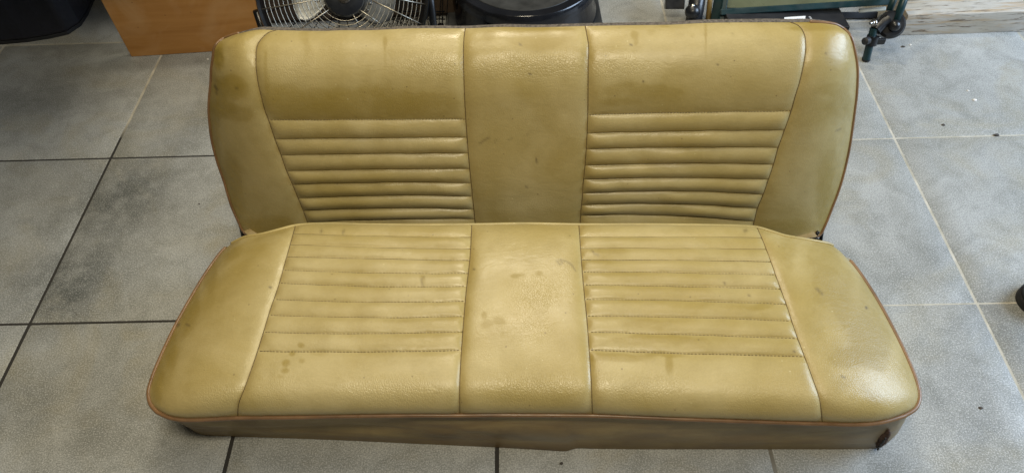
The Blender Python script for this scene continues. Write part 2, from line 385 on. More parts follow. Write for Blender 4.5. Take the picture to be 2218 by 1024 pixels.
PALER = [(1150,440,60,16,.4),(1220,250,16,20,.3),(1100,650,60,40,.18),(1940,850,30,60,.25),(1580,850,160,40,.25),(760,850,160,36,.25),(640,150,60,40,.2),(1820,120,20,60,.25),
 (1950,720,20,80,.3),(1300,150,30,14,.2),(700,560,200,20,.1),(560,120,10,10,.1),(1700,850,60,30,.2),(1850,600,16,60,.15),(600,885,80,12,.2)]  # ovals where the vinyl colour is paler
CRACK = [(1150,145,130,28,1.),(950,150,90,30,.9),(1340,150,100,26,.8),(1150,640,80,45,.45),(1150,845,130,38,1.),(860,850,150,34,.8),(1390,835,110,38,.8),(470,860,60,40,.8),
 (620,170,60,40,.5),(740,285,150,20,.6),(1150,440,80,30,.6),(1100,250,100,60,.35),(1360,265,80,14,.4),(860,215,150,40,.5),(700,720,120,40,.5),(1450,545,120,16,.4),(1350,700,60,80,.5),(600,820,60,60,.4),(1880,690,60,70,.2),(1800,860,80,30,.3)]
def paint(me, px):
    # px: photo coordinates of every vertex at build time
    st = np.zeros(len(px)); mk = np.zeros(len(px)); fd = np.zeros(len(px))
    P3 = np.c_[px, np.zeros(len(px))]
    wx = (vnoise(P3, .02, 1)-.5)*26; wy = (vnoise(P3, .02, 2)-.5)*26
    for x, y, rx, ry, s in STAIN_SHADE:
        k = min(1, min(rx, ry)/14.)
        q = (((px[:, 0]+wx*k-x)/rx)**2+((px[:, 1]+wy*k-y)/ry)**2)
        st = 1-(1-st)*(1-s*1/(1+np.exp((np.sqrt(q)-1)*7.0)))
    for x, y, rx, ry, s in PALER:
        fd = np.maximum(fd, s*np.exp(-((px[:, 0]+wx-x)/rx)**2-((px[:, 1]+wy-y)/ry)**2))
    for pl, w, s in MARK:
        for (x0, y0), (x1, y1) in zip(pl, pl[1:]):
            d = np.array([x1-x0, y1-y0]); L = d@d
            t = np.clip(((px-[x0, y0])@d)/L, 0, 1); dd = np.linalg.norm(px-([x0, y0]+t[:, None]*d), axis=1)
            mk = np.maximum(mk, s*np.exp(-(dd/w)**2))
    ck = np.zeros(len(px))
    for x, y, rx, ry, s in CRACK: ck = np.maximum(ck, s*np.exp(-(((px[:, 0]+wx-x)/rx)**2+((px[:, 1]+wy-y)/ry)**2)**1.5))
    for nm, a in (('stain_shade', st), ('mark', mk), ('paler', fd), ('crackle', ck)):
        at = me.attributes.new(nm, 'FLOAT', 'POINT'); at.data.foreach_set('value', a.astype(np.float32))
def normals(G):
    du = np.gradient(G, axis=1); dv = np.gradient(G, axis=0)
    n = np.cross(du, dv); n /= np.linalg.norm(n, axis=2)[..., None]+1e-12
    flip = ((CAM-G)*n).sum(2) < 0; n[flip] *= -1
    return n
def coons(Ct, Cb, Cl, Cr):
    # Ct,Cb: (na,2) ; Cl,Cr: (nc,2)
    na, nc = len(Ct), len(Cl); a = np.linspace(0, 1, na)[None, :, None]; c = np.linspace(0, 1, nc)[:, None, None]
    return (1-c)*Ct[None]+c*Cb[None]+(1-a)*Cl[:, None]+a*Cr[:, None]-((1-a)*(1-c)*Ct[0]+a*(1-c)*Ct[-1]+(1-a)*c*Cb[0]+a*c*Cb[-1])
def by_y(curve, ys): return np.stack([np.interp(ys, curve[:, 1], curve[:, 0]), ys], -1)
def seg_x(curve, x0, x1, n):
    xs = np.linspace(x0, x1, n); o = np.argsort(curve[:, 0]); return np.stack([xs, np.interp(xs, curve[o, 0], curve[o, 1])], -1)
class Cushion:
    """one upholstered cushion: seam lines, edge lines and a depth profile"""
    def __init__(s, lift, prof, ytop, ybot, parent):
        s.lift, s.prof, s.top, s.bot, s.parent = lift, prof, ytop, ybot, parent
        s.seams = []
    def b_of(s, P):
        t = np.interp(P[..., 0], s.top[:, 0], s.top[:, 1]); bb = np.interp(P[..., 0], s.bot[:, 0], s.bot[:, 1])
        return np.clip((P[..., 1]-t)/(bb-t), 0, 1)
    def surf(s, P, D=None):
        return s.lift(P, s.prof(s.b_of(P)) if D is None else D)
    def finish(s, name, PX, W, H, mat, D=None, wob=.0012, label=None):
        """PX grid of pixels, W pinch weight (0 at seams..1), H lift height in m"""
        G = s.surf(PX, D); N = normals(G)
        low = (vnoise(G, 9, 3, 2)-.5)*2
        puck = (vnoise(G*np.array([1, 1, 1.]), 75, 6, 2)-.5)*2*np.clip(4*W*(1-W), 0, 1)
        G = G+N*((H)*1.0+low*wob*W+.0008*puck)[..., None]
        mb = MB(); mb.grid(G); o = mb.build(name, mat, s.parent, smooth=True, autos=False)
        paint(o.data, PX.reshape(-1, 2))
        if label: o['label'] = label
        return o, G
def pinch(d, w): return 1-np.exp(-np.maximum(d, 0)/w)
def pleated(cu, name, L, R, rows, top, bot, step=3.2, big=.012, pl=.0055, label=None):
    """rows: (y_left, y_right, sag); the part above/below is plain"""
    lines = []
    yl0 = np.interp(L[0, 0], top[:, 0], top[:, 1]); nA = int((R[:, 0].mean()-L[:, 0].mean())/step)
    a = np.linspace(0, 1, nA)
    lines.append((L[0, 1], R[0, 1], seg_x(top, L[0, 0], R[0, 0], nA)))
    for yl, yr, sag in rows:
        p0 = by_y(L, np.array([yl]))[0]; p1 = by_y(R, np.array([yr]))[0]
        ln = p0+(p1-p0)*a[:, None]; ln[:, 1] += sag*4*a*(1-a)+2.4*(vnoise(np.c_[ln*.02, np.full(nA, yl)], 1., 4, 2)-.5)*np.minimum(1, 12*a*(1-a))
        lines.append((yl, yr, ln))
    lines.append((L[-1, 1], R[-1, 1], seg_x(bot, L[-1, 0], R[-1, 0], nA)))
    GP = []; HH = []; WW = []
    for i in range(len(lines)-1):
        (l0, r0, c0), (l1, r1, c1) = lines[i], lines[i+1]
        hpx = abs((l1+r1)-(l0+r0))/2; nc = max(8, int(hpx/step*1.4))
        t = np.linspace(0, 1, nc); tt = t
        if hpx < 60: tt = .5-.5*np.cos(math.pi*t); tt = .5*tt+.5*t
        Cl = by_y(L, l0+(l1-l0)*tt); Cr = by_y(R, r0+(r1-r0)*tt)
        na = len(c0); A = np.linspace(0, 1, na)[None, :, None]; c = tt[:, None, None]
        P = (1-c)*c0[None]+c*c1[None]+(1-A)*Cl[:, None]+A*Cr[:, None]-((1-A)*(1-c)*c0[0]+A*(1-c)*c0[-1]+(1-A)*c*c1[0]+A*c*c1[-1])
        wpx = np.linalg.norm(Cr-Cl, axis=1)[:, None]
        ea = pinch(a[None, :]*wpx, 9)*pinch((1-a[None, :])*wpx, 9)
        if hpx < 60:
            e = np.sin(math.pi*tt)**.62*pl
            var = 1+.45*(vnoise(np.c_[c0*.012, np.full(na, i*3.)], 1., 5, 2)-.5)*2
            H = e[:, None]*ea*var[None]
        else:
            first = i == 0; k = np.ones_like(tt)
            k = k*pinch(tt*hpx, 12)*pinch((1-tt)*hpx, 12 if i < len(lines)-2 else 7)
            H = k[:, None]*ea*big*.6
        if i: P, H = P[1:], H[1:]
        GP.append(P); HH.append(H)
    PX = np.vstack(GP); H = np.vstack(HH)
    o, G = cu.finish(name, PX, None if False else np.clip(H/.004, 0, 1), H, M_vinyl, label=label)
    return o, lines[1:-1]
def plain(cu, name, L, R, top, bot, step=3.2, big=.007, label=None):
    nA = int((R[:, 0].mean()-L[:, 0].mean())/step); nc = int((L[-1, 1]-L[0, 1])/step)
    t = np.linspace(0, 1, nc); a = np.linspace(0, 1, nA)
    PX = coons(seg_x(top, L[0, 0], R[0, 0], nA), seg_x(bot, L[-1, 0], R[-1, 0], nA),
               by_y(L, L[0, 1]+(L[-1, 1]-L[0, 1])*t), by_y(R, R[0, 1]+(R[-1, 1]-R[0, 1])*t))
    wpx = (by_y(R, R[0, 1]+(R[-1, 1]-R[0, 1])*t)-by_y(L, L[0, 1]+(L[-1, 1]-L[0, 1])*t))[:, 0:1]
    H = big*pinch(a[None]*wpx, 10)*pinch((1-a[None])*wpx, 10)*(pinch(t*(L[-1, 1]-L[0, 1]), 9)*pinch((1-t)*(L[-1, 1]-L[0, 1]), 7))[:, None]
    return cu.finish(name, PX, np.clip(H/.004, 0, 1), H, M_vinyl, label=label)
def side(cu, name, outer, seam, top, bot, edge, rise, step=3.2, flip=False, big=.005, label=None):
    """outer: outline from top corner to bottom corner, seam, top: corner->seam, bot: corner->seam"""
    na, nc = 56, 130
    a = np.linspace(0, 1, na)**1.25; t = np.linspace(0, 1, nc)
    T = resample(top, 400); Bt = resample(bot, 400); O = resample(outer, 500)
    idx = lambda Cv, u: np.stack([np.interp(u, np.linspace(0, 1, len(Cv)), Cv[:, k]) for k in (0, 1)], -1)
    Ct, Cb, Cl = idx(T, a), idx(Bt, a), idx(O, t)
    Cr = by_y(seam, seam[0, 1]+(seam[-1, 1]-seam[0, 1])*t)
    A = a[None, :, None]; c = t[:, None, None]
    PX = (1-c)*Ct[None]+c*Cb[None]+(1-A)*Cl[:, None]+A*Cr[:, None]-((1-A)*(1-c)*Ct[0]+A*(1-c)*Ct[-1]+(1-A)*c*Cb[0]+A*c*Cb[-1])
    pf = cu.prof(t)[:, None]; ed = edge(t)[:, None]; r = rise(a)[None]
    D = ed+(pf-ed)*r
    wpx = np.linalg.norm(Cr-Cl, axis=1)[:, None]
    H = big*pinch((1-a[None])*wpx, 10)*pinch(a[None]*wpx, 30)*pinch((1-t)*400, 7)[:, None]
    Hk = H*pinch(t*300, 10)[:, None]
    o, G = cu.finish(name, PX, np.clip(Hk/.004, 0, 1), Hk, M_vinyl, D=D, label=label)
    return o, cu.lift(Cl, edge(t)), cu.lift(Ct, D[0]), cu.lift(Cb, D[-1])

# ---------- seat cushion
seat = MB()                                                        # underbody: simple closed core under the skin
s_l = cat([(640,489),(620,560),(603,620),(585,672),(566,735),(548,790),(530,840),(517,875),(515,901)])
s_cl = cat([(1022,487),(1018,560),(1010,630),(1004,700),(999,770),(996,830),(996,895)])
s_cr = cat([(1254,487),(1259,560),(1265,630),(1272,700),(1277,770),(1281,830),(1283,896)])
s_r = cat([(1640,493),(1660,540),(1685,610),(1705,665),(1723,720),(1743,773),(1762,825),(1775,865),(1781,913)])
s_top = cat([(500,528),(530,514),(565,508),(600,499),(640,489),(700,485),(800,487),(900,488),(1022,487),(1140,485),(1254,487),(1400,487),(1500,488),(1600,490),(1640,493),(1668,501),(1700,511),(1740,518),(1780,525),(1800,530),(1822,546)], 600)
s_bot = cat([(343,889),(368,900),(400,905),(515,901),(650,899),(750,897),(1000,895),(1283,896),(1400,900),(1500,904),(1650,909),(1781,913),(1850,915),(1905,911),(1955,897)], 600)
s_out_l = cat([(500,528),(482,545),(460,574),(420,637),(385,700),(352,768),(331,820),(324,850),(329,873),(343,889)], 400)
s_out_r = cat([(1822,546),(1850,577),(1880,620),(1910,670),(1940,727),(1966,782),(1985,832),(1989,858),(1981,880),(1955,897)], 400)
zprof = pchip([0, .05, .15, .35, .6, .78, .87, .93, .97, 1.0], [.196, .214, .226, .232, .236, .234, .225, .211, .196, .178])
def liftz(P, D): return at_z(P, D)
scu_root = MB()
tb = MB().grid(np.array([[at_z(np.array(p), .10) for p in r_] for r_ in ([(560,600),(1120,585),(1760,612)], [(430,850),(1120,850),(1880,860)])], float))
seat_o = tb.build('seat_cushion', M_hess, bench)
cu = Cushion(liftz, zprof, s_top, s_bot, seat_o)
sm_left = [(506,514,2),(530,539,2),(556,564,1),(585,592,3),(613,620,4),(648,652,4),(682,685,4),(719,718,4),(760,758,3)]
sm_right = [(514,515,-1),(538,540,-1),(563,567,-1),(589,595,-1),(617,626,-1),(648,659,-2),(684,695,-2),(719,733,-1),(758,772,1)]
_, ln1 = pleated(cu, 'pleated_panel', s_l, s_cl, sm_left, s_top, s_bot, pl=.0062)
_, ln2 = pleated(cu, 'pleated_panel', s_cr, s_r, sm_right, s_top, s_bot, pl=.0062)
plain(cu, 'centre_panel', s_cl, s_cr, s_top, s_bot)
def sub(curve, x0, x1):
    o = curve[(curve[:, 0] >= min(x0, x1)-.01) & (curve[:, 0] <= max(x0, x1)+.01)]
    return o if x0 < x1 else o[::-1]
rise = lambda a: (1-(1-a)**2.4)**.8
edge = pchip([0, .3, .7, 1.], [.150, .163, .172, .176])
edge_r = pchip([0, .2, .7, 1.], [.150, .160, .170, .174])
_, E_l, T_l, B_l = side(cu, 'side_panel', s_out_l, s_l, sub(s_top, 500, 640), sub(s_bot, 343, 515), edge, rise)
_, E_r, T_r, B_r = side(cu, 'side_panel', s_out_r, s_r, sub(s_top, 1822, 1640), sub(s_bot, 1955, 1781), edge_r, rise, label='side panel with large brown staining')
def along(curve, fn, n=300):
    P = resample(curve, n); return fn(P)
Tm = cu.surf(resample(sub(s_top, 640, 1640), 260)); Bm = cu.surf(resample(sub(s_bot, 515, 1781), 300))
# loop of the piping round the cushion, clockwise from the rear left corner
loop = np.vstack([T_l, Tm[1:], T_r[::-1][1:], E_r[1:], B_r[1:], Bm[::-1][1:], B_l[::-1][1:], E_l[::-1][1:]])
iF0 = len(T_l)+len(Tm)-1+len(T_r)-1+0
front = np.vstack([E_r[8:], B_r[1:], Bm[::-1][1:], B_l[::-1][1:], E_l[::-1][1:-4]])
front = resample(front, 700); out = front.copy()
nrm2 = np.gradient(front, axis=0); nrm2 = np.c_[-nrm2[:, 1], nrm2[:, 0], 0*nrm2[:, 0]]; nrm2 /= np.linalg.norm(nrm2, axis=1)[:, None]
cen = np.array([.03, .8, 0]); sgn = np.sign(((front-cen)*nrm2).sum(1)); nrm2 *= np.median(sgn)
wob = (vnoise(front, 12, 8, 2)-.5)*.003
out = front+nrm2*.0025; out[:, 2] += -.0015+wob
MB().tube(out, .0043, 10).build('piping', M_pipe, seat_o, True, autos=False)
rear = resample(np.vstack([T_l[2:], Tm[1:], T_r[::-1][1:-10]]), 400); rear[:, 2] += .0005
MB().tube(rear, .0036, 8).build('piping', M_pipe_tan, seat_o, True, autos=False)
# seams: thin thread lines in the grooves, stitches on the pleat lines
def seam_thread(cu, curves, parent, r=.0009, sink=.0003):
    for cv in curves:
        P = cu.surf(resample(cv, 200)); P[:, 2] += sink
        MB().tube(P, r, 6).build('seam_thread', M_thread, parent, True, autos=False)
def stitches(cu, lines, parent, toward, L=.0042, gap=.0022, r=.00062):
    for ln in lines:
        mb = MB()
        P = cu.surf(resample(ln, 600)); s = np.r_[0, np.cumsum(np.linalg.norm(np.diff(P, axis=0), axis=1))]
        u = .003+random.random()*.003
        while u < s[-1]-.004:
            l = L*random.uniform(.75, 1.2)
            q = np.array([[np.interp(w, s, P[:, k]) for k in range(3)] for w in np.linspace(u, u+l, 3)])
            q = q+toward*.0007; q[1] = q[1]+toward*.0004
            mb.tube(q, r, 5); u += l+gap*random.uniform(.7, 1.4)
        mb.build('stitching', M_thread, parent, True, autos=False)
seam_thread(cu, [s_l, s_cl, s_cr, s_r], seat_o)
stitches(cu, [l[2] for l in ln1[2:]]+[l[2] for l in ln2[2:]], seat_o, np.array([0, -.2, 1.]))
seam_thread(cu, [l[2] for l in ln1[:3]+ln2[:3]], seat_o, r=.0006)
# skirt round the cushion down to the floor
sk_px = [(1850,600),(1895,690),(1925,790),(1938,860),(1938,905),(1936,935),(1926,960),(1908,972),(1880,975),(1668,976),(1500,976),(1400,976),(1290,975),(1245,975),(1228,980),(1180,978),(1075,972),(900,964),(700,955),(500,948),(440,945),(420,938),(412,922),(420,890),(450,800),(500,680),(560,590)]
sk = at_z(cat(sk_px, 700), .0012)
top3 = resample(np.vstack([E_r[6:], B_r[1:], Bm[::-1][1:], B_l[::-1][1:], E_l[::-1][1:-4]]), 700)
# match the two loops by corners: right side, front, left side
def split_at(P, keys, n):
    s = np.r_[0, np.cumsum(np.linalg.norm(np.diff(P, axis=0), axis=1))]; ks = [0]+[s[np.argmin(((P-k)**2).sum(1))] for k in keys]+[s[-1]]
    us = np.concatenate([np.linspace(ks[i], ks[i+1], n[i], endpoint=(i == len(n)-1)) for i in range(len(n))])
    return np.stack([np.interp(us, s, P[:, k]) for k in range(3)], 1)
nn = (120, 480, 120)
tp = split_at(top3, [at_z(np.array([1955, 897]), .174), at_z(np.array([343, 889]), .176)], nn)
bt = split_at(sk, [at_z(np.array([1915, 970]), .0), at_z(np.array([430, 943]), .0)], nn)
rows_ = []; K = 26
for k in range(K+1):
    w = k/K; e = w**.75 if True else w
    # tuck in just under the piping, then fall straight to the floor with slack folds
    bl = tp[:, :2]+(bt[:, :2]-tp[:, :2])*(1-(1-w)**1.6)
    z = tp[:, 2]*(1-w)+bt[:, 2]*w
    P = np.c_[bl, z]
    f = (vnoise(np.c_[P[:, 0]*5, P[:, 1]*5, P[:, 2]*14], 1., 9, 3)-.5)*.024*math.sin(math.pi*min(1, w*1.0))
    P[:, 1] += .004-np.clip(f+.004, -.003, .02)*math.sin(math.pi*min(1, w))
    rows_.append(P)
skg = np.array(rows_)
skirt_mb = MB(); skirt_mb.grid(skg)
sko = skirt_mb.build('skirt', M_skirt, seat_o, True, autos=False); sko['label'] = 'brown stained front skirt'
pv = skg.reshape(-1, 3)
d3 = lambda px, z: at_z(np.array(px), z)
def blob(P, q, r): return np.exp(-((P-q)**2/np.array(r)**2).sum(1))
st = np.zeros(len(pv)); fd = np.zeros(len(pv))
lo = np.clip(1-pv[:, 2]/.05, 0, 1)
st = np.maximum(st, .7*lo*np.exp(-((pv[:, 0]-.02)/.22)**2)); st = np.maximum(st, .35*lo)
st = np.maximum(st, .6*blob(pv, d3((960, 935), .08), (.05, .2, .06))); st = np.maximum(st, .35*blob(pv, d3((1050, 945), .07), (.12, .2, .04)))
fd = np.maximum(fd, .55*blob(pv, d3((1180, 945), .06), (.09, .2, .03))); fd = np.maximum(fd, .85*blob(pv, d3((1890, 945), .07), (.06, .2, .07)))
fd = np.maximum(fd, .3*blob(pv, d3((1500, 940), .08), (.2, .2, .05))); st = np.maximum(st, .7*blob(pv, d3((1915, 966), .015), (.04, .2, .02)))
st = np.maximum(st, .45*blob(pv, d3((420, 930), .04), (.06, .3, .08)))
for nm, arr in (('stain_shade', st), ('paler', fd)):
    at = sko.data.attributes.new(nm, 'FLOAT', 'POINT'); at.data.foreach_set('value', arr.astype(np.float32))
# torn corner with horsehair showing
mb = MB(); c0 = at_z(np.array([1924, 958]), .0)
base_pts = cat([(1934,934),(1930,942),(1925,948),(1920,956),(1914,964),(1908,970)], 26)
zz = np.linspace(.052, .006, 26)
path = []
for (x, y), z in zip(base_pts, zz): path.append(at_y(np.array([x-9, y-3]), float(bt[125]@NB)-.006+.012*random.random()*0))
path = np.array(path); path[:, 2] = np.maximum(path[:, 2], .009)
rad = .0075*np.sin(np.linspace(.12, math.pi-.12, 26))**.6
mb.tube(path, list(rad), 14)
ho = mb.build('torn_padding', M_hair, seat_o, True, autos=False)
for v in ho.data.vertices:
    n_ = Vector(rng.normal(0, .0006, 3)); v.co += n_
mb = MB()
for k in range(26):                                  # frayed dark tear line
    pass
tear = path+np.array([-.010, -.012, .003]); tear = tear+rng.normal(0, .0006, tear.shape)
MB().tube(tear[3:-5], list((.0016*np.sin(np.linspace(.2, math.pi-.2, 26))+.0006)[3:-5]), 7).build('tear_edge', M_ink, seat_o, True, autos=False)

# ---------- backrest
b_l = cat([(598,66),(581,72),(565,87),(557,101),(555,118),(555,145),(559,177),(567,212),(574,239),(582,260),(596,302),(609,336),(621,370),(634,400),(646,429),(657,456),(666,482),(678,518)])
b_cl = cat([(1008,62),(1005,85),(1004,130),(1006,200),(1009,258),(1012,300),(1016,350),(1020,390),(1024,430),(1028,470),(1033,520)])
b_cr = cat([(1268,57),(1271,75),(1275,100),(1274,150),(1273,250),(1270,320),(1267,360),(1263,400),(1261,430),(1258,460),(1254,520)])
b_r = cat([(1712,49),(1727,55),(1737,65),(1743,79),(1745,97),(1744,118),(1740,141),(1732,177),(1723,206),(1714,239),(1699,282),(1685,321),(1675,357),(1664,389),(1653,421),(1641,450),(1631,489),(1622,518)])
b_top = cat([(487,83),(506,76),(534,69),(557,65),(598,66),(700,67.5),(745,66),(800,66),(900,62),(1008,62),(1090,59),(1150,60),(1268,57),(1380,55),(1450,54),(1530,50),(1650,48.5),(1712,48.5),(1774,49),(1809,54),(1826,63)], 600)
b_bot = cat([(535,508),(560,514),(678,518),(1033,520),(1254,520),(1622,518),(1735,516),(1766,514)], 600)
b_out_l = cat([(487,83),(473,93),(465,106),(463,124),(459,151),(458,177),(455,208),(453.5,239),(455,262),(460,303),(471,347),(487,394),(502,444),(518,481),(526,498),(535,508)], 400)
b_out_r = cat([(1826,63),(1839,76),(1846,93),(1851,116),(1855,141),(1856,161),(1854,206),(1850,239),(1846,270),(1836,333),(1819,401),(1799,455),(1784,492),(1776,507),(1766,514)], 400)
def project(P):
    d = np.asarray(P, float)-CAM; z = d@fwd
    return np.array([1109+F_PX*(d@RI)/z, 512-F_PX*(d@UP)/z])
def back_profile():
    th0, th1 = math.radians(74), math.radians(11); P0 = np.array([1.0785, .04]); E = np.array([1.302, .511])
    u0 = np.array([math.cos(th0), math.sin(th0)]); u1 = np.array([math.cos(th1), math.sin(th1)])
    A_ = np.stack([u0, u1], 1); ab = np.linalg.solve(A_, E-P0); K = P0+u0*ab[0]
    a_, b_ = K-u0*.095, K+u1*.072; t = np.linspace(0, 1, 60)[:, None]
    pts = np.vstack([P0, P0+(a_-P0)*.5, (1-t)**2*a_+2*t*(1-t)*K+t*t*b_, E])
    pts = resample(pts, 500)
    py = np.array([project(XB*.035+NB*y+np.array([0, 0, h]))[1] for y, h in pts])
    b = (py-59.5)/(520-59.5); o = np.argsort(b)
    return lambda x: np.interp(x, b[o], pts[o, 0])
yprof = back_profile()
def lifty(P, D): return at_y(P, D)
core = MB()
back_o = None
rearP = lambda P: P  # placeholder
# rear board: follows the outline, lies on a leaning plane behind
eoff = pchip([0, .04, .1, .3, .7, .95, 1.], [.006, .012, .026, .052, .044, .021, .018])
edge_b = lambda t: yprof(t)+eoff(t)
ol_l = lifty(resample(b_out_l, 80), edge_b(np.linspace(0, 1, 80))); ol_r = lifty(resample(b_out_r, 80), edge_b(np.linspace(0, 1, 80)))
# temporary cushion to lift top/bottom lines
class _P: pass
tmp = Cushion(lifty, yprof, b_top, b_bot, None)
tm = tmp.surf(resample(b_top, 200)); bm_ = tmp.surf(resample(b_bot, 120))
loopb = np.vstack([tm, ol_r[2:-2], bm_[::-1], ol_l[::-1][2:-2]])
def rear_plane(P, extra=0.):
    x = P@XB; z = P[:, 2]; y = 1.150+.36*z*.85+extra
    y = np.maximum(y, (P@NB)+.004+extra)
    return np.outer(x, XB)+np.outer(y, NB)+np.outer(z, [0, 0, 1.])
r0 = rear_plane(loopb, 0.); r1 = rear_plane(loopb, .005)
cz = r0.mean(0)
shr = lambda R, k: cz+(R-cz)*np.array([k, 1, 1])
nL = len(loopb)
mbk = MB()
vs = np.vstack([shr(r0, .99), shr(r1, .99)])
vs[:, 2] = np.where(np.tile(loopb[:, 2], 2) > .48, vs[:, 2]-.004+.003*(vnoise(vs, 30, 2, 2)-.4), vs[:, 2])
mbk.add(vs, [tuple(range(nL)), tuple(range(nL, 2*nL))[::-1]]+[(i, i+nL, (i+1) % nL+nL, (i+1) % nL) for i in range(nL)])
back_o = mbk.build('backrest', M_hess, bench)
cb = Cushion(lifty, yprof, b_top, b_bot, back_o)
br_left = [(260,258,0),(301.6,297.5,-1),(336,331.6,-1),(370.5,365.5,-1.5),(400,396,-3),(429,425,-4),(456,452.6,-4),(481,474,-3)]
br_right = [(249,240,-1),(289,281.7,-1.5),(323,319.8,-2.5),(358,356,-3.5),(388,388,-3.5),(418,421,-6),(444,451,-6),(466,479,-6)]
_, lb1 = pleated(cb, 'pleated_panel', b_l, b_cl, br_left, b_top, b_bot, pl=.0095)
_, lb2 = pleated(cb, 'pleated_panel', b_cr, b_r, br_right, b_top, b_bot, pl=.0095)
plain(cb, 'centre_panel', b_cl, b_cr, b_top, b_bot)
rise_b = lambda a: (1-(1-a)**2.6)**.8
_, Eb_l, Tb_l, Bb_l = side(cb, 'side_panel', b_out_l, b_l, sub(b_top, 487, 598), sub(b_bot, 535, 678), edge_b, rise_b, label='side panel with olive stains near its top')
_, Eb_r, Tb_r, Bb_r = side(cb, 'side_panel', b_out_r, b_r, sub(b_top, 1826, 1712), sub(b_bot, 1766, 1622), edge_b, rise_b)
# side wall from piping to rear board
mb = MB(); f0 = loopb; f1 = shr(r0, .99)
mb.add(np.vstack([f0, f1]), [(i, (i+1) % nL, nL+(i+1) % nL, nL+i) for i in range(nL)])
bxo = mb.build('boxing_strip', M_skirt, back_o, True, autos=False); bxo.data.materials.append(M_hess)
for p_ in bxo.data.polygons:
    if p_.center[2] > .47 and -.60 < p_.center[0] < .70: p_.material_index = 1
for E, T_ in ((Eb_l, Tb_l), (Eb_r, Tb_r)):
    k = 40 if E is Eb_r else 22
    p = np.vstack([T_[:k][::-1], E[1:]])
    p = resample(p, 260); sx = -1 if E is Eb_l else 1
    p = p+XB*(.0012*sx)
    MB().tube(p, .0036, 8).build('piping', M_pipe, back_o, True, autos=False)
seam_thread(cb, [b_l, b_cl, b_cr, b_r], back_o, r=.0011)
stitches(cb, [lb1[0][2], lb2[0][2]], back_o, np.array([0, -1., .4]))
seam_thread(cb, [l[2] for l in lb1[1:]+lb2[1:]], back_o, r=.0007)
# metal loop foot at the right, bent foot at the left
def pt(x, y, yy): return at_y(np.array([x, y], float), yy)
hk = [pt(1785,488,1.125), pt(1781,500,1.12), pt(1779,512,1.115), pt(1777,521,1.11), pt(1771,523,1.105), pt(1766,517,1.10), pt(1768,508,1.10), pt(1773,501,1.105)]
hk = cat(hk, 60)
fl_ = hk[:, 2].min()
MB().tube(hk, .0042, 10).build('hook', M_iron, back_o, True, autos=False)
lowp = hk[np.argmin(hk[:, 2])]
MB().tube(np.array([lowp, [lowp[0]+.004, lowp[1]+.03, .004], [lowp[0]+.004, lowp[1]+.09, .004]]), .004, 8).build('foot_rod', M_iron, back_o, True, autos=False)
lf = [pt(524,488,1.14), pt(527,500,1.14), pt(530,512,1.135), pt(534,522,1.13)]
lf = cat(lf, 20); MB().tube(lf, .008, 10).build('hook', M_iron, back_o, True, autos=False)
lowp = lf[-1]
MB().tube(np.array([lowp, [lowp[0]-.004, lowp[1]+.03, .004], [lowp[0]-.004, lowp[1]+.09, .004]]), .004, 8).build('foot_rod', M_iron, back_o, True, autos=False)

# ------------------------------------------------------------------ things behind
# wooden board
t0 = at_z(np.array([285, 124.]), 0); t1 = at_z(np.array([600, 104.]), 0)
ax = (t1-t0); Lb = np.linalg.norm(ax); ax /= Lb; nb = np.array([-ax[1], ax[0], 0])
def wp(p, lean=.10):
    """photo pixel -> point on the leaning board plane"""
    n_ = nb*math.cos(lean)-np.array([0, 0, 1])*math.sin(lean); d_ = ray(np.array(p, float)); t = ((t0-CAM)@n_)/(d_@n_); return CAM+d_*t
nn_ = nb*math.cos(.10)-np.array([0, 0, 1])*math.sin(.10)
q = [wp((285,124)), wp((562,106)), wp((556,0)), wp((548,-120)), wp((160,-120)), wp((218,0))]
q[0][2] = max(q[0][2], .001); q[1][2] = max(q[1][2], .001)
v = [tuple(p) for p in q]+[tuple(p+nn_*.018) for p in q]; n = len(q)
mb = MB().add(v, [tuple(range(n)), tuple(range(n, 2*n))[::-1]]+[(i, i+n, (i+1) % n+n, (i+1) % n) for i in range(n)])
o = mb.build('wooden_board', M_board, bevel=.0015)
tag(o, 'orange-brown wooden board standing on edge behind the left end of the bench', 'board')
# dark cabinet, its footprint stretched over the shaded floor in front
fp = [at_z(np.array(p, float), 0)[:2] for p in [(-260,118),(-60,104),(0,99),(60,94),(110,86),(150,77),(178,58),(194,34),(208,0),(222,-60),(200,-240),(-300,-240)]]
cab = empty('dark_cabinet', (*fp[3], 0)); tag(cab, 'dark navy cabinet in deep shadow in the far left corner', 'cabinet')
cc = np.mean(fp, 0)
MB().prism([cc+(np.array(p)-cc)*.985 for p in fp], .0, .012).build('plinth', M_blackm, cab, bevel=.001)
MB().prism(fp, .013, .75).build('body', M_navy, cab, bevel=.01)
MB().box((-3.4, 1.5, .79), (-.88, 3.1, .82)).build('unseen_shade_board', M_navy, cab, bevel=.003)  # unseen slab added overhead to keep the lamps off the corner floor

# floor fan
fan = empty('floor_fan'); fc = at_y(np.array([745., -9.]), 1.72)
fan.location = (fc[0], fc[1], 0); tag(fan, 'round wire-guard floor fan with grey metal blades behind the bench', 'fan')
ax = CAM-fc; ax /= np.linalg.norm(ax)
ax = ax*1.0; U = np.cross([0, 0, 1.], ax); U /= np.linalg.norm(U); V = np.cross(ax, U)     # U right-ish, V up
sc = np.linalg.norm(CAM-fc)/F_PX*(fwd@(-ax))**-1*.93
def fp3(px, py, dep=0.):  # offset from hub in photo pixels -> point on the fan plane
    d_ = ray(np.array([745+px, -9+py], float)); o_ = fc+ax*dep; t = ((o_-CAM)@ax)/(d_@ax); return CAM+d_*t
R1 = np.linalg.norm(fp3(-183, 0)-fc)
def ring(r, dep, n=120): return [fc+ax*dep+r*(math.cos(t)*U+math.sin(t)*V) for t in np.linspace(0, 2*math.pi, n, endpoint=False)]
mb = MB()
